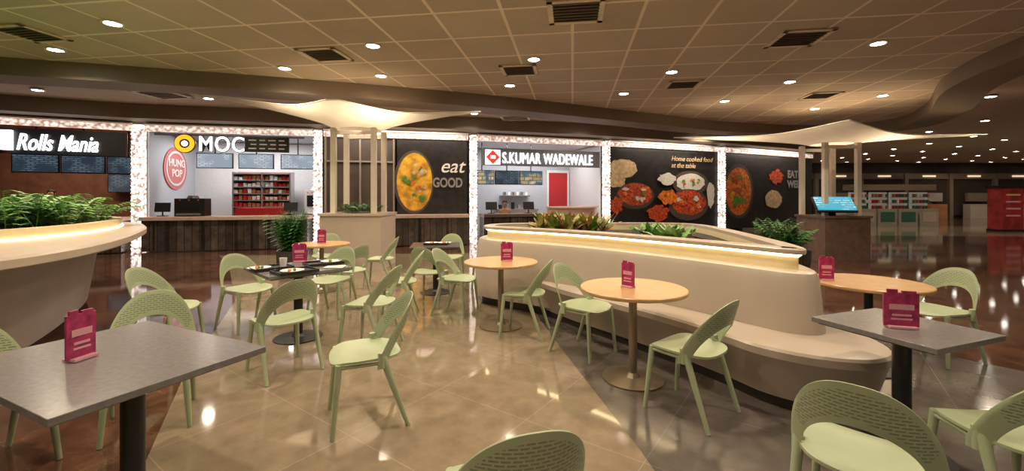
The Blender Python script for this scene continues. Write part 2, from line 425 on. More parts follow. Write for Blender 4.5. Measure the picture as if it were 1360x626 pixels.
# menu screens
def screen_mat(name, base, e, sc, bw=.16, bh=.05):
    m = bpy.data.materials.new(name); m.use_nodes = True; nt = m.node_tree; b = nt.nodes['Principled BSDF']
    b.inputs['Base Color'].default_value = (.02, .02, .02, 1)
    tc = nt.nodes.new('ShaderNodeTexCoord')
    v = nt.nodes.new('ShaderNodeTexNoise'); v.inputs['Scale'].default_value = sc; v.inputs['Detail'].default_value = 1
    mp = nt.nodes.new('ShaderNodeMapping'); mp.inputs['Rotation'].default_value = (math.radians(90), 0, 0)
    br = nt.nodes.new('ShaderNodeTexBrick'); br.inputs['Scale'].default_value = 1; br.inputs['Brick Width'].default_value = bw; br.inputs['Row Height'].default_value = bh
    br.inputs['Mortar Size'].default_value = .016; br.inputs['Color1'].default_value = (*e, 1); br.inputs['Color2'].default_value = (*[a*.55 for a in e], 1); br.inputs['Mortar'].default_value = (*base, 1)
    nt.links.new(tc.outputs['Object'], mp.inputs['Vector']); nt.links.new(mp.outputs['Vector'], br.inputs['Vector']); nt.links.new(tc.outputs['Object'], v.inputs['Vector'])
    r = nt.nodes.new('ShaderNodeValToRGB'); r.color_ramp.elements[0].position = .42; r.color_ramp.elements[1].position = .56
    mx = nt.nodes.new('ShaderNodeMix'); mx.data_type = 'RGBA'; mx.inputs[6].default_value = (*base, 1)
    nt.links.new(v.outputs['Fac'], r.inputs['Fac']); nt.links.new(r.outputs['Color'], mx.inputs[0]); nt.links.new(br.outputs['Color'], mx.inputs[7])
    nt.links.new(mx.outputs[2], b.inputs['Emission Color'])
    b.inputs['Emission Strength'].default_value = 1.0
    return m
SC1 = screen_mat('menu_screen_dark', (.02, .035, .05), (.16, .22, .28), 3)
SC2 = screen_mat('menu_screen_blue', (.30, .36, .42), (.8, .85, .9), 3)
SC3 = screen_mat('menu_screen_food', (.05, .12, .16), (.7, .5, .25), 3, .3, .14)
def screen(f, s, y, z, w, h, m, nm='menu_screen'):
    mb = MB(); mb.box(f.p(s, y, z), (w+.05, .06, h+.05), BLACKM, f.rz); mb.box(f.p(s, y-.035, z), (w, .01, h), m, f.rz)
    mb.cyl(f.p(s, y, z+h/2), f.p(s, y, 3.42), .02, .02, BLACKM, 8)
    mb.obj(nm)
for k in range(3): screen(F[0], 4.25+k*.98, .8, 2.42, .9, .46, SC1)
screen(F[0], 5.45, 2.9, 1.95, .75, .55, SC1, 'wall_television')
for s in (1.5, 2.65, 3.85): screen(F[1], s, .9, 2.62, .95, .42, SC2)
for k in range(3): screen(F[3], .55+k*.92, 1.0, 2.2, .84, .46, SC3 if k != 1 else SC1)

REDP = mat('red_paint', (.5, .02, .025), .35); CHR = mat('chrome_appliance', (.5, .5, .5), .25, metal=.8)
f = F[1]; mb = MB()
for k in range(7): mb.box(f.p(2.55, 1.9, .95+k*.22), (1.75, .45, .03), CHR, f.rz)
for s in (-.86, 0, .86): mb.box(f.p(2.55+s, 1.9, 1.35), (.04, .45, 1.95), CHR, f.rz)
mb.box(f.p(2.55, 2.14, 1.4), (1.75, .02, 1.9), mat('rack_back', (.25, .12, .10), .5), f.rz)
pal = [REDP, WHITE, mat('carton_brown', (.35, .15, .06), .5), mat('carton_orange', (.6, .22, .04), .5)]
for k in range(6):
    for q in range(13):
        h = random.uniform(.09, .16); mb.box(f.p(1.76+q*.132, 1.85, .97+k*.22+h/2), (.10, .2, h), random.choice(pal[:3]), f.rz)
mb.box(f.p(2.7, 1.3, .9), (1.4, .5, .5), REDP, f.rz)
mb.obj('display_rack')
def appliance(f, s, y, z, w, h, m):
    mb = MB(); mb.box(f.p(s, y, z+h/2), (w, .4, h), m, f.rz); mb.box(f.p(s, y-.205, z+h*.6), (w*.7, .02, h*.4), BLACKM, f.rz)
    mb.box(f.p(s, y-.23, z+h*.12), (w*.8, .1, h*.1), CHR, f.rz)
    for q in (-.3, 0, .3): mb.cyl(f.p(s+q*w, y-.21, z+h*.9), f.p(s+q*w, y-.24, z+h*.9), .02, .02, REDP, 8)
    mb.cyl(f.p(s, y, z+h), f.p(s, y, z+h+.08), w*.2, w*.15, m, 12)
    mb.obj('coffee_machine', bevel=.01)
appliance(f, 1.35, -.1, .963, .75, .5, BLACKM); appliance(f, 4.1, 1.9, .80, .5, .95, WHITE)
mb = MB(); mb.box(f.p(4.05, 1.9, .4), (.9, .6, .8), CHR, f.rz); mb.obj('kitchen_cabinet', bevel=.01)
mb = MB(); c0 = Vector(f.p(.14, 1.5, 2.40)); LRS = mat('logo_red_soft', (.55, .16, .16), .5)
mb.cyl(c0, c0+f.u*.02, .66, .66, LRS, 36); mb.cyl(c0+f.u*.02, c0+f.u*.03, .55, .55, SHW, 36); mb.cyl(c0+f.u*.03, c0+f.u*.036, .48, .48, LRS, 36)
sg = mb.obj('round_wall_logo')
t = text('logo_letters', 'HUNG\nPOP', .32, f.p(.19, 1.5, 2.40), f.rz+math.pi/2, WHITE, .005, parent=sg, bold=.006, align='CENTER')
def pos(f, s, y, z=.963):
    mb = MB(); mb.box(f.p(s, y, z+.01), (.2, .18, .02), BLACKM, f.rz); mb.cyl(f.p(s, y, z), f.p(s, y, z+.18), .02, .02, BLACKM, 8)
    mb.box(f.p(s, y, z+.25), (.38, .03, .26), BLACKM, f.rz, -.15); mb.box(f.p(s, y+.02, z+.25), (.34, .01, .22), SC1, f.rz, -.15); mb.obj('point_of_sale_terminal')
pos(F[1], .6, -.1); pos(F[1], 3.9, -.1); pos(F[3], .6, -.1); pos(F[3], 1.9, -.1); pos(F[0], 5.1, -.1)
f = F[3]; mb = MB(); mb.box(f.p(4.22, 2.72, 1.25), (.85, .06, 2.5), REDP, f.rz)
for s in (-.46, .46): mb.box(f.p(4.22+s, 2.7, 1.28), (.07, .1, 2.56), WHITE, f.rz)
mb.box(f.p(4.22, 2.7, 2.56), (1.0, .1, .1), WHITE, f.rz); mb.sphere(f.p(4.55, 2.64, 1.1), .04, CHR); mb.obj('door_1')
mb = MB(); mb.box(f.p(2.3, 2.5, 1.0), (1.8, .4, .06), CHR, f.rz); mb.box(f.p(2.3, 2.5, .5), (1.7, .38, 1.0), CHR, f.rz)
for q in range(6): mb.cyl(f.p(1.65+q*.26, 2.45, 1.03), f.p(1.65+q*.26, 2.45, 1.2+.05*(q % 3)), .07, .08, CHR if q % 2 else BLACKM, 12)
mb.box(f.p(2.3, 2.6, 1.55), (1.2, .3, .04), CHR, f.rz)
for q in range(6): mb.box(f.p(1.85+q*.18, 2.58, 1.64), (.10, .15, .13), WHITE if q % 2 else CHR, f.rz)
mb.obj('kitchen_prep_station')

# posters
FY = mat('dal_yellow', (.72, .36, .04), .35, nscale=5, namt=.5); FO = mat('curry_orange', (.70, .17, .03), .35, nscale=9, namt=.6)
FC = mat('chapati_cream', (.62, .45, .25), .5, nscale=8, namt=.3); FW = mat('rice_white', (.66, .62, .56), .5, nscale=25, namt=.2)
FRR = mat('tandoori_red', (.48, .07, .025), .4, nscale=14, namt=.7); FGn = mat('herb_green', (.10, .25, .04), .5, nscale=14, namt=.5)
PB = mat('poster_black', (.022, .019, .018), .35, nscale=5, namt=.4); RIM = mat('bowl_dark', (.09, .07, .06), .3); GRY = mat('poster_letter_grey', (.30, .28, .27), .5)
def disc(mb, f, s, z, rx, rz_, m, y, N=28, jag=0.0):
    c = Vector(f.p(s, y, z))
    vs = [c]+[c+f.u*math.cos(2*math.pi*k/N)*rx*(1+random.uniform(-jag, jag))+Vector((0, 0, 1))*math.sin(2*math.pi*k/N)*rz_*(1+random.uniform(-jag, jag)) for k in range(N)]
    mb.add(vs, [(0, 1+k, 1+(k+1) % N) for k in range(N)], m)
def poster(name, f, s0, s1, items, z0=.2, z1=3.33):
    mb = MB(); mb.box(f.p((s0+s1)/2, .02, (z0+z1)/2), (s1-s0, .08, z1-z0), PB, f.rz)
    y = -.024
    for (s, z, rx, rz_, m, jag) in items:
        disc(mb, f, s, z, rx, rz_, m, y, jag=jag); y -= .0012
    return mb.obj(name)
f = F[2]
its = [(2.82, 1.98, .62, 1.0, RIM, 0), (2.84, 1.98, .55, .92, FY, 0)]
for k in range(26): its.append((2.84+random.uniform(-.34, .34), 1.98+random.uniform(-.6, .6), random.uniform(.05, .12), random.uniform(.05, .1), random.choice([FO, FC, FY, FGn]), .3))
pw = poster('food_poster', f, 2.3, f.L-.2, its)
text('poster_script', 'eat', .62, f.p(3.62, -.07, 2.48), f.rz, WHITE, .004, .3, parent=pw, bold=.004)
text('poster_block', 'GOOD', .42, f.p(3.40, -.07, 1.95), f.rz, GRY, .004, 0, parent=pw, bold=.012, sx=.72)
f = F[2]; mb = MB(); mb.box(f.p(1.2, .06, 1.7), (2.1, .06, 3.3), WALLM, f.rz)
for s in (.2, 1.2, 2.2): mb.box(f.p(s, 0, 1.7), (.05, .08, 3.3), mat('mullion', (.3, .25, .2), .4), f.rz)
mb.box(f.p(1.2, 0, 2.6), (2.0, .06, .05), MATS['mullion'], f.rz)
mb.obj('window_1')
f = F[4]
its = [(.75, 2.55, .62, .36, FC, .1), (.45, 2.1, .4, .25, FC, .12), (1.3, 1.55, .85, .5, RIM, 0), (1.3, 1.6, .75, .42, FRR, .08)]
for k in range(16): its.append((1.3+random.uniform(-.5, .5), 1.6+random.uniform(-.25, .25), random.uniform(.08, .16), random.uniform(.05, .1), random.choice([FO, FRR, FO, FW, FGn]), .3))
its += [(.4, 1.2, .3, .3, FRR, .3), (3.9, 2.05, .9, .48, RIM, 0), (3.9, 2.08, .72, .34, FW, .06), (3.8, 1.2, 1.0, .62, RIM, 0), (3.8, 1.28, .85, .48, FRR, .08)]
for k in range(18): its.append((3.8+random.uniform(-.55, .55), 1.28+random.uniform(-.3, .3), random.uniform(.08, .16), random.uniform(.05, .1), random.choice([FO, FRR, FW, FGn]), .3))
for k in range(8): its.append((3.9+random.uniform(-.4, .4), 2.1+random.uniform(-.12, .12), .07, .05, random.choice([FO, FGn, FC]), .3))
its += [(2.75, 1.5, .42, .28, FO, .2), (2.7, 2.2, .4, .22, FW, .2), (4.9, 1.6, .2, .5, FW, .2), (2.3, .9, .5, .3, FRR, .2)]
pw = poster('food_poster', f, .2, f.L-.2, its)
text('poster_script', 'Home cooked food\nat the table', .26, f.p(2.9, -.10, 2.85), f.rz, FC, .003, .25, parent=pw)
f = F[5]
its = [(1.1, 1.75, .95, 1.15, RIM, 0), (1.1, 1.75, .82, 1.0, FO, .02)]
for k in range(20): its.append((1.1+random.uniform(-.5, .5), 1.75+random.uniform(-.6, .6), random.uniform(.08, .2), random.uniform(.08, .16), random.choice([FO, FRR, FY, FGn]), .3))
its += [(3.6, 2.4, .5, .3, FRR, .3), (3.4, 1.4, .6, .4, FC, .1)]
pw = poster('food_poster', f, .2, f.L-.1, its)
text('poster_block', 'EAT\nWELL', .45, f.p(4.4, -.06, 2.3), f.rz, GRY, .003, parent=pw, bold=.02)

# ------------------------------------------------------------------ plants
def leaf(mb, base, ang, L, w, lift, m, droop=.6):
    d = Vector((math.cos(ang), math.sin(ang), 0)); sd = Vector((-d.y, d.x, 0)); pts = []
    for k in range(5):
        t = k/4; p = Vector(base)+d*L*t*math.cos(lift*.8)+Vector((0, 0, L*(math.sin(lift)*t-droop*t*t*.6)))
        ww = w*math.sin(math.pi*min(.98, t*.85+.1)); pts += [p-sd*ww, p+sd*ww]
    mb.add(pts, [(2*k, 2*k+1, 2*k+3, 2*k+2) for k in range(4)], m)
def frond(mb, base, ang, L, lift, m, m2=None, N=12, dr=.55):
    d = Vector((math.cos(ang), math.sin(ang), 0)); prev = None
    for k in range(N+1):
        t = k/N; p = Vector(base)+d*L*t*math.cos(lift)+Vector((0, 0, L*(math.sin(lift)*t-dr*t*t)))
        if prev is not None:
            mb.cyl(prev, p, .004, .003, m, 4, False)
            l = L*.26*math.sin(math.pi*(.12+.86*t))
            for s in (-1, 1): leaf(mb, p, ang+s*1.15, l, .018+.01*L, .25, m if random.random() < .6 else (m2 or m), .5)
        prev = p
def inside(P, x, y):
    c = False; n = len(P)
    for i in range(n):
        a, b = P[i], P[(i+1) % n]
        if (a[1] > y) != (b[1] > y) and x < (b[0]-a[0])*(y-a[1])/(b[1]-a[1])+a[0]: c = not c
    return c

# ------------------------------------------------------------------ left planter island
LP = catmull([(-3.55, 2.1), (-3.5, 2.88), (-3.62, 3.5), (-3.9, 4.15), (-4.44, 5.05), (-5.32, 6.25), (-6.3, 7.15), (-7.5, 7.6), (-8.8, 7.3), (-9.6, 5.8), (-9.6, 3.6), (-8.8, 1.8), (-7, .9), (-5, .9), (-3.95, 1.3)])
IP = catmull([(-5.2, 2.6), (-4.95, 3.2), (-4.82, 3.9), (-4.85, 4.5), (-5.05, 5.2), (-5.58, 6.1), (-6.3, 6.82), (-7.5, 7.2), (-8.5, 6.85), (-9.1, 5.6), (-9.1, 3.8), (-8.5, 2.5), (-7.2, 1.8), (-6.1, 1.8), (-5.6, 2.1)])
bodyP = offset(LP, -.5); botP = offset(LP, -.75)
mb = MB()
mb.loft([(botP, 0), (botP, .1)], DARK)
mb.loft([(offset(LP, -.62), .1), (bodyP, .90), (offset(LP, -.25), .975)], mat('left_island_body', (.33, .27, .22), .4, nscale=2, namt=.06))
mb.loft([(offset(LP, -.25), .975), (offset(LP, -.02), .985), (LP, 1.0), (LP, 1.06), (offset(LP, -.02), 1.08), (IP, 1.08)], BEIGE)
mb.loft([(IP, 1.08), (IP, 1.19), (offset(IP, -.10), 1.19), (offset(IP, -.10), 1.14)], CREAM)
mb.loft([(offset(IP, .015), 1.081), (offset(IP, .015), 1.097), (offset(IP, .005), 1.097)], LED)
mb.loft([(offset(IP, -.10), 1.14), (offset(IP, -.11), 1.14)], SOIL, captop=True)
ISL = mb.obj('planter_island', smooth=True, angle=35)
mb = MB(); inner = offset(IP, -.14); cnt = 0
while cnt < 680:
    x = random.uniform(-9, -3.5); y = random.uniform(1.9, 7.2)
    if inside(inner, x, y):
        cnt += 1; r = random.random()
        frond(mb, (x, y, 1.145), random.uniform(0, 6.28), random.uniform(.45, .95), random.uniform(.85, 1.42), GREEN1 if r < .45 else GREEN2, GREEN2)
mb.obj('fern_planting')

# ------------------------------------------------------------------ central banquette planter
PP = catmull([(-.48, 6.2), (-.26, 5.88), (.4, 5.42), (1.02, 4.85), (1.6, 4.15), (1.97, 3.62), (2.15, 3.36), (2.32, 3.3), (2.46, 3.48), (2.6, 4.0), (2.8, 5.0), (2.95, 6.0), (2.9, 6.7), (2.4, 7.05), (1.2, 7.05), (.1, 6.95), (-.38, 6.65)])
mb = MB()
mb.loft([(offset(PP, -.05), 0), (offset(PP, -.05), .12)], DARK)
mb.loft([(offset(PP, .04), .12), (offset(PP, .05), .45), (offset(PP, .01), .86), (offset(PP, -.01), .905), (offset(PP, -.05), .92), (offset(PP, -.13), .92)], BENCHM)
mb.loft([(offset(PP, -.13), .88), (offset(PP, -.13), 1.045)], CREAM)
mb.loft([(offset(PP, -.125), 1.02), (offset(PP, -.105), 1.035), (offset(PP, -.105), 1.045)], LED)
mb.loft([(offset(PP, -.13), 1.045), (offset(PP, -.08), 1.045), (offset(PP, -.075), 1.055), (offset(PP, -.075), 1.08), (offset(PP, -.085), 1.088), (offset(PP, -.24), 1.088), (offset(PP, -.24), 1.05)], BEIGE)
mb.loft([(offset(PP, -.24), 1.05), (offset(PP, -.24), .98)], CREAM)
mb.loft([(offset(PP, -.24), .98), (offset(PP, -.25), .98)], SOIL, captop=True)
BS = catmull([(.3, 5.5), (.58, 4.95), (.95, 4.42), (1.34, 3.84), (1.6, 3.38), (1.76, 3.05), (2.02, 2.83), (2.34, 2.76), (2.6, 2.92), (2.7, 3.28), (2.66, 3.8), (2.5, 4.05), (2.1, 4.25), (1.5, 4.9), (.8, 5.5), (.45, 5.7)])
mb.loft([(offset(BS, -.12), 0), (offset(BS, -.12), .08)], DARK)
mb.loft([(offset(BS, -.10), .08), (offset(BS, -.02), .36), (offset(BS, 0), .38), (BS, .43), (offset(BS, -.015), .448), (offset(BS, -.05), .452)], BENCHM, captop=True, capbot=True)
mb.obj('planter_banquette', smooth=True, angle=35)
mb = MB()
def cluster(mb, x, y, z, n, L, ms, r=.3, up=.9):
    for k in range(n):
        a = random.uniform(0, 6.28); rr = random.uniform(0, r)
        leaf(mb, (x+rr*math.cos(a), y+rr*math.sin(a), z), random.uniform(0, 6.28), random.uniform(.6, 1)*L, .035, random.uniform(.5, 1.4)*up, random.choice(ms), .4)
for x, y in ((.55, 6.45), (.85, 6.5), (1.15, 6.4), (.7, 6.3)): cluster(mb, x, y, .985, 70, .42, [YEL, YEL, GREEN2, mat('leaf_bronze', (.35, .17, .06), .5)], .25, 1.15)
mb.obj('croton_planting')
mb = MB()
for x, y in ((1.95, 5.3), (2.1, 5.6), (1.9, 5.7)): cluster(mb, x, y, .985, 45, .28, [GREEN2, mat('leaf_pale', (.45, .5, .3), .5)], .2)
for k in range(26): frond(mb, (1.9+random.uniform(-.2, .3), 5.9+random.uniform(-.3, .3), .985), random.uniform(0, 6.28), .3, 1.0, GREEN1)
mb.obj('foliage_planting')

POT = mat('dark_pot', (.05, .045, .04), .4)
def palm(name, x, y, h=1.3, n=34, pot=.5, lo=.9, dr=.55):
    mb = MB(); mb.revolve((x, y, 0), [(.2, 0), (.26, pot*.5), (.27, pot), (.24, pot), (.23, pot-.04)], POT, 24)
    for k in range(n): frond(mb, (x+random.uniform(-.08, .08), y+random.uniform(-.08, .08), pot-.05), random.uniform(0, 6.28), random.uniform(.6, 1)*h*.9, random.uniform(lo, 1.48), GREEN1, GREEN1, dr=dr)
    mb.obj(name)
palm('potted_palm', -4.15, 8.1, 1.3, n=50, pot=.5, lo=1.2, dr=.25); palm('potted_palm', 4.75, 7.5, 1.2, pot=.55, lo=1.0, dr=.35); palm('potted_palm', 5.4, 8.2, 1.1, pot=.5)

# ------------------------------------------------------------------ canopies
SAIL = mat('canopy_fabric', (.80, .71, .57), .6, nscale=3, namt=.05, trans=.45)
POSTM = mat('canopy_post_paint', (.70, .63, .52), .45)
def canopy(name, c, hub, zh, corners, posts, boxm, boxd, zb):
    mb = MB(); hx, hy = c
    mb.box((hx, hy, zb/2), (boxd[0], boxd[1], zb), boxm); mb.box((hx, hy, zb+.02), (boxd[0]+.06, boxd[1]+.06, .05), boxm)
    for px, py in posts:
        mb.box((hx+px, hy+py, (zb+zh)/2), (.1, .1, zh-zb), POSTM)
    for (p, q) in ((0, 1), (2, 3)):
        a, b = posts[p], posts[q]
        mb.box((hx+(a[0]+b[0])/2, hy+(a[1]+b[1])/2, zh-.1), (abs(a[0]-b[0])+.1, .05, .08), POSTM)
    N = 48; R = 8; vs = []; cs = [(math.atan2(y-hy, x-hx), math.hypot(x-hx, y-hy), z) for x, y, z in corners]; cs.sort()
    def rim(t):
        for i in range(len(cs)):
            a0, r0, z0 = cs[i]; a1, r1, z1 = cs[(i+1) % len(cs)]
            if a1 <= a0: a1 += 2*math.pi
            tt = t
            while tt < a0: tt += 2*math.pi
            if tt <= a1+1e-6:
                u = (tt-a0)/(a1-a0); p0 = Vector((r0*math.cos(a0), r0*math.sin(a0), z0)); p1 = Vector((r1*math.cos(a1), r1*math.sin(a1), z1))
                p = p0.lerp(p1, u); k = 1-.22*math.sin(math.pi*u); return Vector((p.x*k, p.y*k, p.z-.12*math.sin(math.pi*u)))
    for i in range(R+1):
        s = i/R
        for k in range(N):
            t = cs[0][0]+2*math.pi*k/N; e = rim(t+1e-5); h = Vector((math.cos(t)*hub, math.sin(t)*hub, zh))
            p = h.lerp(e, s); p.z = zh+(e.z-zh)*(s**.75); vs.append((hx+p.x, hy+p.y, p.z))
    fs = [(i*N+k, i*N+(k+1) % N, (i+1)*N+(k+1) % N, (i+1)*N+k) for i in range(R) for k in range(N)]
    mb.add(vs, fs, SAIL)
    for k in range(N):
        mb.cyl(vs[R*N+k], vs[R*N+(k+1) % N], .012, .012, POSTM, 6, False)
    return mb.obj(name, smooth=True, angle=50)
canopy('canopy_pavilion', (-3.3, 9.3), .45, 2.95, [(-6.5, 8.7, 3.6), (-.55, 9.6, 3.42), (-3.3, 7.9, 3.32), (-3.5, 10.6, 3.4)], [(-.42, -.35), (.42, -.35), (-.42, .35), (.42, .35)], BEIGE, (1.25, 1.1), 1.12)
canopy('canopy_pavilion', (7.75, 10.4), .45, 2.78, [(4.2, 11.5, 3.1), (11.8, 10.6, 3.05), (7.0, 8.9, 3.1), (8.3, 12.6, 3.2)], [(-.42, -.35), (.35, -.35), (-.42, .45), (.35, .45)], mat('brown_stone', (.16, .10, .07), .35, nscale=8, namt=.2), (1.05, 1.0), 1.02)
mb = MB()
for k in range(50): frond(mb, (-3.3+random.uniform(-.35, .35), 9.3+random.uniform(-.3, .3), 1.17), random.uniform(0, 6.28), random.uniform(.3, .5), random.uniform(.8, 1.4), GREEN1, GREEN2)
mb.obj('box_fern_planting')
mb = MB(); CY = screen_mat('cyan_screen', (.05, .45, .6), (.6, .95, 1), 4)
mb.box((7.5, 10.0, 1.32), (.8, .5, .05), BLACKM, -.3, .7); mb.box((7.5, 9.98, 1.355), (.75, .45, .02), CY, -.3, .7); mb.box((7.5, 10.15, 1.15), (.2, .15, .2), BLACKM); mb.obj('information_touchscreen')

# ------------------------------------------------------------------ chairs
CM = mat('green_plastic', CHC, .42); CP = chair_mat()
def chair_mesh():
    mb = MB(); N = 40; rings = 7; vs = []
    def se(t, a, b, n=3.2):
        c, s = math.cos(t), math.sin(t); return (math.copysign(abs(c)**(2/n), c)*a, math.copysign(abs(s)**(2/n), s)*b)
    def sz(x, y): return .452+.012*((x/.22)**2)-.020*max(0, (y-.12)/.1)**2 - .008*(1-min(1, (x*x+y*y)/.05))
    for side in (0, 1):
        for r in range(rings+1):
            k = r/rings
            for i in range(N):
                x, y = se(2*math.pi*i/N, .225*max(k, .02), .225*max(k, .02)); yy = y+.0
                if yy < 0: x *= 1-.08*(-yy/.22)
                vs.append((x, yy, sz(x, yy)-(0 if side == 0 else .022-(.008*k**6))))
    o = N*(rings+1); fs = []
    for r in range(rings):
        for i in range(N):
            j = (i+1) % N
            fs.append((r*N+i, r*N+j, (r+1)*N+j, (r+1)*N+i)); fs.append((o+r*N+j, o+r*N+i, o+(r+1)*N+i, o+(r+1)*N+j))
    for i in range(N):
        j = (i+1) % N; fs.append((rings*N+i, rings*N+j, o+rings*N+j, o+rings*N+i))
    fs.append(tuple(range(N))); fs.append(tuple(range(o+N-1, o-1, -1)))
    mb.add(vs, fs, CM)
    NT = 44; NR = 6; V = {}
    for side in (0, 1):
        for a in range(NT+1):
            t = math.pi*a/NT
            c, s = math.cos(t), math.sin(t)
            ox = math.copysign(abs(c)**(2/2.45), c)*.248; oz = .40+abs(s)**(2/2.2)*.425
            ix = math.copysign(abs(c)**(2/2.2), c)*.200; iz = .41+abs(s)**(2/2.2)*.245
            for b in range(NR+1):
                k = b/NR; x = ix+(ox-ix)*k; z = iz+(oz-iz)*k
                h = max(0, (z-.44)/.38)
                y = -.215-.10*h+.15*(abs(x)/.24)**2.3*(1-.25*h)
                th = .013
                y += (th/2 if side == 0 else -th/2)*(1 if 0 < b < NR else .6)
                V[(side, a, b)] = (x, y, z)
    keys = list(V.keys()); idx = {k: i for i, k in enumerate(keys)}; vv = [V[k] for k in keys]; f1 = []; f2 = []
    for a in range(NT):
        for b in range(NR):
            q = (idx[(0, a, b)], idx[(0, a+1, b)], idx[(0, a+1, b+1)], idx[(0, a, b+1)])
            q2 = (idx[(1, a, b+1)], idx[(1, a+1, b+1)], idx[(1, a+1, b)], idx[(1, a, b)])
            (f2 if (7 <= a < NT-7 and 1 <= b < NR-1) else f1).extend([q, q2])
        f1.append((idx[(0, a, 0)], idx[(1, a, 0)], idx[(1, a+1, 0)], idx[(0, a+1, 0)]))
        f1.append((idx[(0, a, NR)], idx[(0, a+1, NR)], idx[(1, a+1, NR)], idx[(1, a, NR)]))
    for a in (0, NT):
        f1.append(tuple([idx[(0, a, b)] for b in range(NR+1)]+[idx[(1, a, b)] for b in range(NR, -1, -1)]))
    k1 = mb.m(CM); k2 = mb.m(CP); off = len(mb.v); mb.v += vv
    for q in f1: mb.f.append(tuple(i+off for i in q)); mb.mi.append(k1)
    for q in f2: mb.f.append(tuple(i+off for i in q)); mb.mi.append(k2)
    for s in (-1, 1):
        mb.cyl((s*.185, .175, .445), (s*.215, .215, 0), .021, .014, CM, 12)
        mb.cyl((s*.215, -.085, .47), (s*.225, -.245, 0), .023, .014, CM, 12)
        mb.cyl((s*.19, .17, .425), (s*.205, -.09, .425), .012, .012, CM, 8)
        mb.cyl((s*.222, -.08, .40), (s*.222, -.075, .50), .022, .022, CM, 12)
    return mb.obj('dining_chair', smooth=True, angle=50)
ch0 = chair_mesh()
CH = [(-1.0, 2.92, 205), (-1.98, 3.72, 140), (-1.42, 4.3, 170), (-1.42, 5.35, 190), (-2.25, 7.3, 185), (-2.35, 6.15, 150), (-3.05, 4.95, -30), (-2.3, 5.5, -100), (-3.35, 7.75, -80),
      (-2.40, 2.85, -55), (-3.3, 4.1, 0), (-2.85, 2.3, -15), (-.72, 5.55, -20), (.13, 4.72, 165), (-1.1, 7.6, -90), (-1.15, 6.05, 75), (-.45, 7.15, 185), (.70, 4.16, -45), (1.25, 3.03, 130),
      (1.45, 1.76, 45), (2.26, 1.93, 85), (3.95, 4.0, 195), (-.01, 1.53, 105)]
for i, (x, y, a) in enumerate(CH):
    o = ch0 if i == 0 else bpy.data.objects.new('dining_chair', ch0.data)
    if i: COL.objects.link(o)
    o.location = (x, y, .003); o.rotation_euler = (0, 0, math.radians(a-90))

# ------------------------------------------------------------------ tables
def round_table(x, y, r=.43, pm=STEEL):
    mb = MB(); mb.revolve((0, 0, 0), [(r-.006, .722), (r, .728), (r, .746), (r-.006, .752)], WOOD, 56)
    mb.cyl((0, 0, .01), (0, 0, .72), .034, .034, pm, 18)
    mb.revolve((0, 0, 0), [(.25, 0), (.25, .008), (.06, .018), (.04, .05)], pm, 36)
    mb.revolve((0, 0, 0), [(.05, .69), (.14, .712), (.14, .722)], pm, 20)
    mb.obj('round_cafe_table', smooth=True, loc=(x, y, .003))
def sq_table(x, y, w, d, a, lx=0, top=GREYTOP):
    mb = MB(); mb.box((0, 0, .735), (w, d, .03), top); mb.box((0, 0, .715), (w-.05, d-.05, .012), BLACKM)
    mb.cyl((lx, 0, .01), (lx, 0, .715), .045, .045, BLACKM, 18)
    mb.revolve((lx, 0, 0), [(.24, 0), (.24, .01), (.07, .02), (.05, .05)], BLACKM, 32)
    mb.box((lx, 0, .70), (.3, .06, .02), BLACKM); mb.box((lx, 0, .70), (.06, .3, .02), BLACKM)
    mb.obj('rectangular_cafe_table' if w > d*1.2 else 'square_cafe_table', smooth=True, bevel=.003, loc=(x, y, .003), rz=math.radians(a), angle=30)
sq_table(-1.88, 2.02, 1.07, .78, -25, .18)
sq_table(-2.28, 4.58, .82, .82, 46)
round_table(-3.06, 6.9, .43); sq_table(-1.2, 6.75, .75, .75, 8, top=mat('dark_table_top', (.07, .055, .05), .3))
round_table(-.13, 5.0, .43); round_table(1.0, 3.55, .43); round_table(3.14, 3.78, .43, BLACKM)
sq_table(2.27, 2.5, .62, .62, 20)

def tent(x, y, a, h=.2, w=.13):
    mb = MB(); mb.box((0, 0, .006), (w*.8, .07, .012), ACR); mb.box((0, 0, h/2+.008), (w, .012, h), MAG)
    mb.box((0, -.008, h*.62), (w*.7, .003, h*.16), ACR); mb.box((0, -.008, h*.38), (w*.55, .003, h*.06), ACR); mb.box((0, -.008, h*.26), (w*.6, .003, h*.05), ACR)
    mb.box((-w*.25, 0, h+.018), (w*.3, .012, .02), MAG); mb.box((w*.22, 0, h+.014), (w*.4, .012, .013), MAG)
    mb.obj('table_menu_stand', bevel=.001, loc=(x, y, .7555), rz=math.radians(a))
tent(-1.99, 1.98, 82, .2, .12); tent(-2.45, 4.95, 10, .19, .15); tent(-3.06, 6.9, 0, .2, .14); tent(-.06, 5.0, 10, .2, .14); tent(.96, 3.55, -50, .19, .12); tent(2.22, 2.45, -15, .19, .17); tent(2.82, 3.85, -10, .19, .12)

TR = mat('tray_black', (.015, .014, .014), .35); PAP = mat('paper_white', (.75, .73, .70), .6)
def tray(x, y, a):
    mb = MB(); mb.box((0, 0, .006), (.36, .26, .012), TR)
    for s in (-1, 1): mb.box((s*.18, 0, .014), (.012, .26, .028), TR); mb.box((0, s*.13, .014), (.36, .012, .028), TR)
    mb.obj('serving_tray', bevel=.002, loc=(x, y, .7555), rz=math.radians(a))
def plate(x, y, z=.768):
    mb = MB(); mb.revolve((0, 0, 0), [(.06, 0), (.105, .012), (.11, .016), (.10, .014), (.06, .004)], PAP, 24)
    for k in range(5): mb.sphere((random.uniform(-.03, .03), random.uniform(-.03, .03), .016), .014, random.choice([FO, FC, FGn]), n=8, h=6)
    mb.obj('food_plate', smooth=True, loc=(x, y, z))
tray(-2.5, 4.45, 46); tray(-2.1, 4.78, 40); tray(-2.15, 4.25, 50)
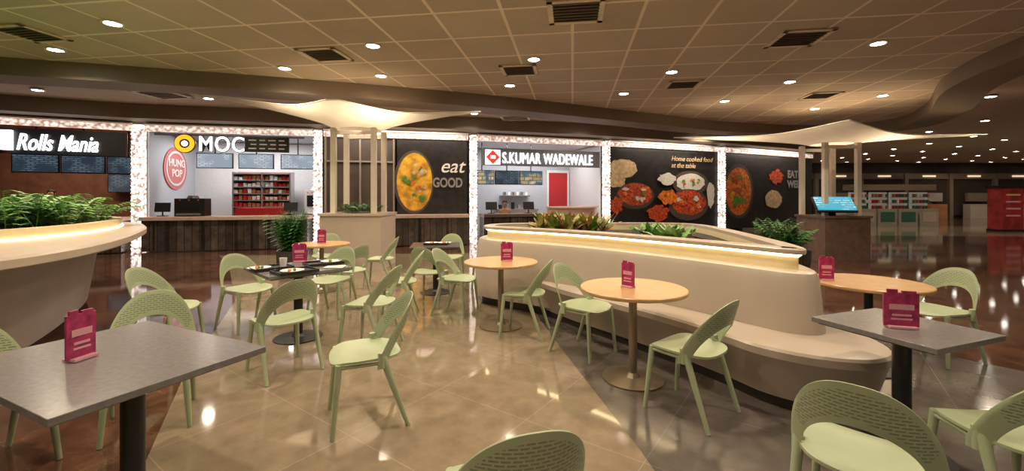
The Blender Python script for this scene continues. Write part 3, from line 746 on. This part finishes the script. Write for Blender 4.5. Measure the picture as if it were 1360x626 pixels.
plate(-2.58, 4.38); plate(-2.04, 4.84); plate(-2.16, 4.22)
mb = MB(); mb.revolve((0, 0, 0), [(.03, 0), (.038, .09), (.036, .09), (.03, .01)], PAP, 18); mb.obj('paper_cup', smooth=True, loc=(-2.42, 4.54, .768))
mb = MB(); mb.box((0, 0, .003), (.2, .14, .004), PAP); mb.box((.03, .02, .007), (.14, .1, .004), PAP, .4); mb.obj('paper_napkins', loc=(-1.88, 4.56, .756))
tray(-1.2, 6.8, 5); plate(-1.28, 6.8); plate(-1.07, 6.8)

# ------------------------------------------------------------------ far right retail
SG = mat('display_green', (.04, .15, .09), .5); LW2 = mat('display_white_lit', (.6, .6, .55), .5, emis=(1, .95, .8), estr=.10)
DW = mat('display_cream_panel', (.38, .34, .27), .5)
mb = MB()
for k in range(4):
    x = 17.9+k*1.05
    mb.box((x, 22.0, .45), (.95, .7, .9), DW); mb.box((x, 22.25, 1.3), (.9, .06, .9), LW2)
    mb.box((x, 21.64, .5), (.7, .02, .5), SG if k in (1, 2) else BEIGE)
    for q in range(5):
        for r in range(3): mb.box((x-.34+q*.17, 22.1, .98+r*.3), (.1, .12, .17), random.choice([SG, WHITE, pal[2], REDP, SG]))
    for r in range(3): mb.box((x, 22.1, .89+r*.3), (.9, .3, .02), DW)
mb.box((19.5, 22.2, 2.0), (4.4, .5, .3), mat('kiosk_header', (.25, .18, .1), .5)); mb.obj('retail_display_counter')
mb = MB(); RK = mat('red_kiosk_panel', (.36, .03, .03), .4, nscale=3, namt=.5)
mb.box((21.6, 18.8, .95), (.9, .6, 1.9), RK); mb.box((21.6, 18.8, 1.95), (1.0, .7, .1), BLACKM)
for r in range(4): mb.box((21.6, 18.49, 1.6-r*.3), (.6, .02, .07), mat('kiosk_print', (.7, .45, .2), .5) if r == 0 else ACR)
mb.box((21.6, 18.8, .05), (.95, .65, .1), BLACKM); mb.obj('promotional_kiosk')
mb = MB()
SD = mat('storefront_sign_dim', (.8, .7, .5), .4, emis=(1, .8, .5), estr=.8)
for k in range(9):
    x = 17+k*3.2
    mb.box((x, 30.9, 1.5), (2.9, .15, 2.6), mat('storefront_glass_dark', (.06, .045, .035), .15)); mb.box((x, 30.8, 3.0), (2.9, .2, .4), mat('storefront_fascia', (.22, .15, .09), .4))
    mb.box((x, 30.65, 3.0), (.9, .05, .12), SD); mb.box((x+1.55, 30.75, 1.6), (.25, .3, 3.2), BROWN)
    mb.box((x, 30.4, .5), (1.6, .5, 1.0), [DW, TERR, BEIGE][k % 3]); mb.box((x, 30.5, 1.5), (1.4, .2, .6), [TERR, DW, BROWN][k % 3])
mb.obj('storefront_row')

# ------------------------------------------------------------------ people
SK = mat('skin_brown', (.36, .19, .11), .5); HAIR = mat('black_hair', (.01, .008, .007), .5)
def person(name, x, y, rz, shirt, pants, seated=False):
    dz = -.33 if seated else 0
    P = []; E = []; R = []
    def v(p, r, par=None):
        P.append(p); R.append(r)
        if par is not None: E.append((par, len(P)-1))
        return len(P)-1
    pel = v((0, 0, .93+dz), .13); sp = v((0, 0, 1.12+dz), .115, pel); chs = v((0, .0, 1.30+dz), .13, sp)
    nb = v((0, -.005, 1.42+dz), .06, chs); nk = v((0, .005, 1.48+dz), .052, nb); jw = v((0, .025, 1.535+dz), .068, nk); hd = v((0, .012, 1.60+dz), .088, jw); ht = v((0, 0, 1.655+dz), .07, hd)
    for s in (-1, 1):
        sh = v((s*.165, -.005, 1.37+dz), .06, chs); el = v((s*.22, .02, 1.10+dz), .043, sh); wr = v((s*.17, .24, 1.04+dz), .027, el); pm = v((s*.16, .30, 1.03+dz), .032, wr)
        for k in range(4):
            a = v((s*.16+(k-1.5)*.019, .345, 1.03+dz), .0095, pm); b = v((s*.16+(k-1.5)*.021, .375+.008*(1-abs(k-1.5)), 1.02+dz), .0085, a); v((s*.16+(k-1.5)*.021, .39, 1.0+dz), .0075, b)
        t = v((s*.16-s*.035, .30, 1.03+dz), .01, pm); v((s*.16-s*.048, .33, 1.02+dz), .009, t)
        hp = v((s*.095, 0, .87+dz), .085, pel)
        if seated: kn = v((s*.12, .40, .55), .06, hp); an = v((s*.12, .40, .10), .036, kn); v((s*.12, .52, .04), .032, an)
        else: kn = v((s*.105, .02, .48), .06, hp); an = v((s*.11, 0, .09), .036, kn); v((s*.12, .13, .04), .032, an)
    me = bpy.data.meshes.new(name+'_sk'); me.from_pydata(P, E, []); o = bpy.data.objects.new(name+'_sk', me); COL.objects.link(o)
    sk = o.modifiers.new('skin', 'SKIN')
    for i, r in enumerate(R): me.skin_vertices[0].data[i].radius = (r, r*.85 if i in (0, 1, 2) else r)
    me.skin_vertices[0].data[0].use_root = True
    ss = o.modifiers.new('sub', 'SUBSURF'); ss.levels = 2; ss.render_levels = 2
    dg = bpy.context.evaluated_depsgraph_get(); nm = bpy.data.meshes.new_from_object(o.evaluated_get(dg)); bpy.data.objects.remove(o)
    nm.materials.clear()
    for m in (SK, shirt, pants, BLACKM): nm.materials.append(m)
    for p in nm.polygons:
        p.use_smooth = True; c = p.center; z = c.z-dz
        if z > 1.445: k = 0
        elif c.z < .09: k = 3
        elif c.y > .12 and z > .97 and not (seated and c.z < .68): k = 0
        elif z > .9: k = 1
        else: k = 2
        p.material_index = k
    root = bpy.data.objects.new(name, nm); COL.objects.link(root)
    mb = MB(); z = 1.60+dz
    mb.sphere((0, -.012, z+.03), .098, HAIR, (.95, 1.0, .95), 20, 12)
    h = mb.obj('hair', smooth=True, parent=root)
    for vv in h.data.vertices:
        if vv.co.y > .055 and vv.co.z < z+.07: vv.co.y = .03
    mb = MB()
    for s in (-1, 1):
        mb.sphere((s*.032, .088, z), .011, WHITE, n=10, h=6); mb.sphere((s*.032, .096, z), .006, BLACKM, n=8, h=6); mb.sphere((s*.088, .01, z-.01), .022, SK, (.4, .8, 1.3), 10, 8)
        mb.box((s*.032, .096, z+.022), (.032, .008, .006), HAIR)
    mb.sphere((0, .103, z-.022), .014, SK, (.8, 1.1, 1.4), 10, 8); mb.sphere((0, .088, z-.055), .02, mat('lips', (.25, .08, .06), .5), (1.1, .5, .3), 10, 6)
    mb.obj('face_features', smooth=True, parent=root)
    root.location = (x, y, 0); root.rotation_euler = (0, 0, rz); return root
f = F[3]; p = f.p(1.38, .95, 0); person('seated_shop_worker', p[0], p[1], math.pi+.1, mat('shirt_tan', (.40, .20, .11), .7), mat('trousers', (.04, .04, .05), .7), True)
mb = MB(); mb.revolve((p[0], p[1], 0), [(.18, 0), (.18, .02), (.04, .04), (.04, .44), (.16, .46), (.16, .48)], BLACKM, 20); mb.obj('stool', smooth=True)
f = F[0]; p = f.p(4.35, 1.3, 0); person('standing_shop_worker', p[0], p[1], math.pi+.4, mat('shirt_black', (.03, .025, .03), .7), MATS['trousers'])

# ------------------------------------------------------------------ world + camera
w = bpy.data.worlds.new('world'); S.world = w; w.use_nodes = True
w.node_tree.nodes['Background'].inputs[0].default_value = (.9, .7, .5, 1); w.node_tree.nodes['Background'].inputs[1].default_value = .02
cd = bpy.data.cameras.new('camera'); cam = bpy.data.objects.new('camera', cd); COL.objects.link(cam)
cam.location = (0, 0, 1.5); cam.rotation_euler = (math.radians(90), 0, 0)
cd.sensor_width = 36; cd.lens = 570/1360*36; cd.shift_y = -51/1360; cd.clip_start = .05; cd.clip_end = 200
S.camera = cam
S.view_settings.view_transform = 'Standard'
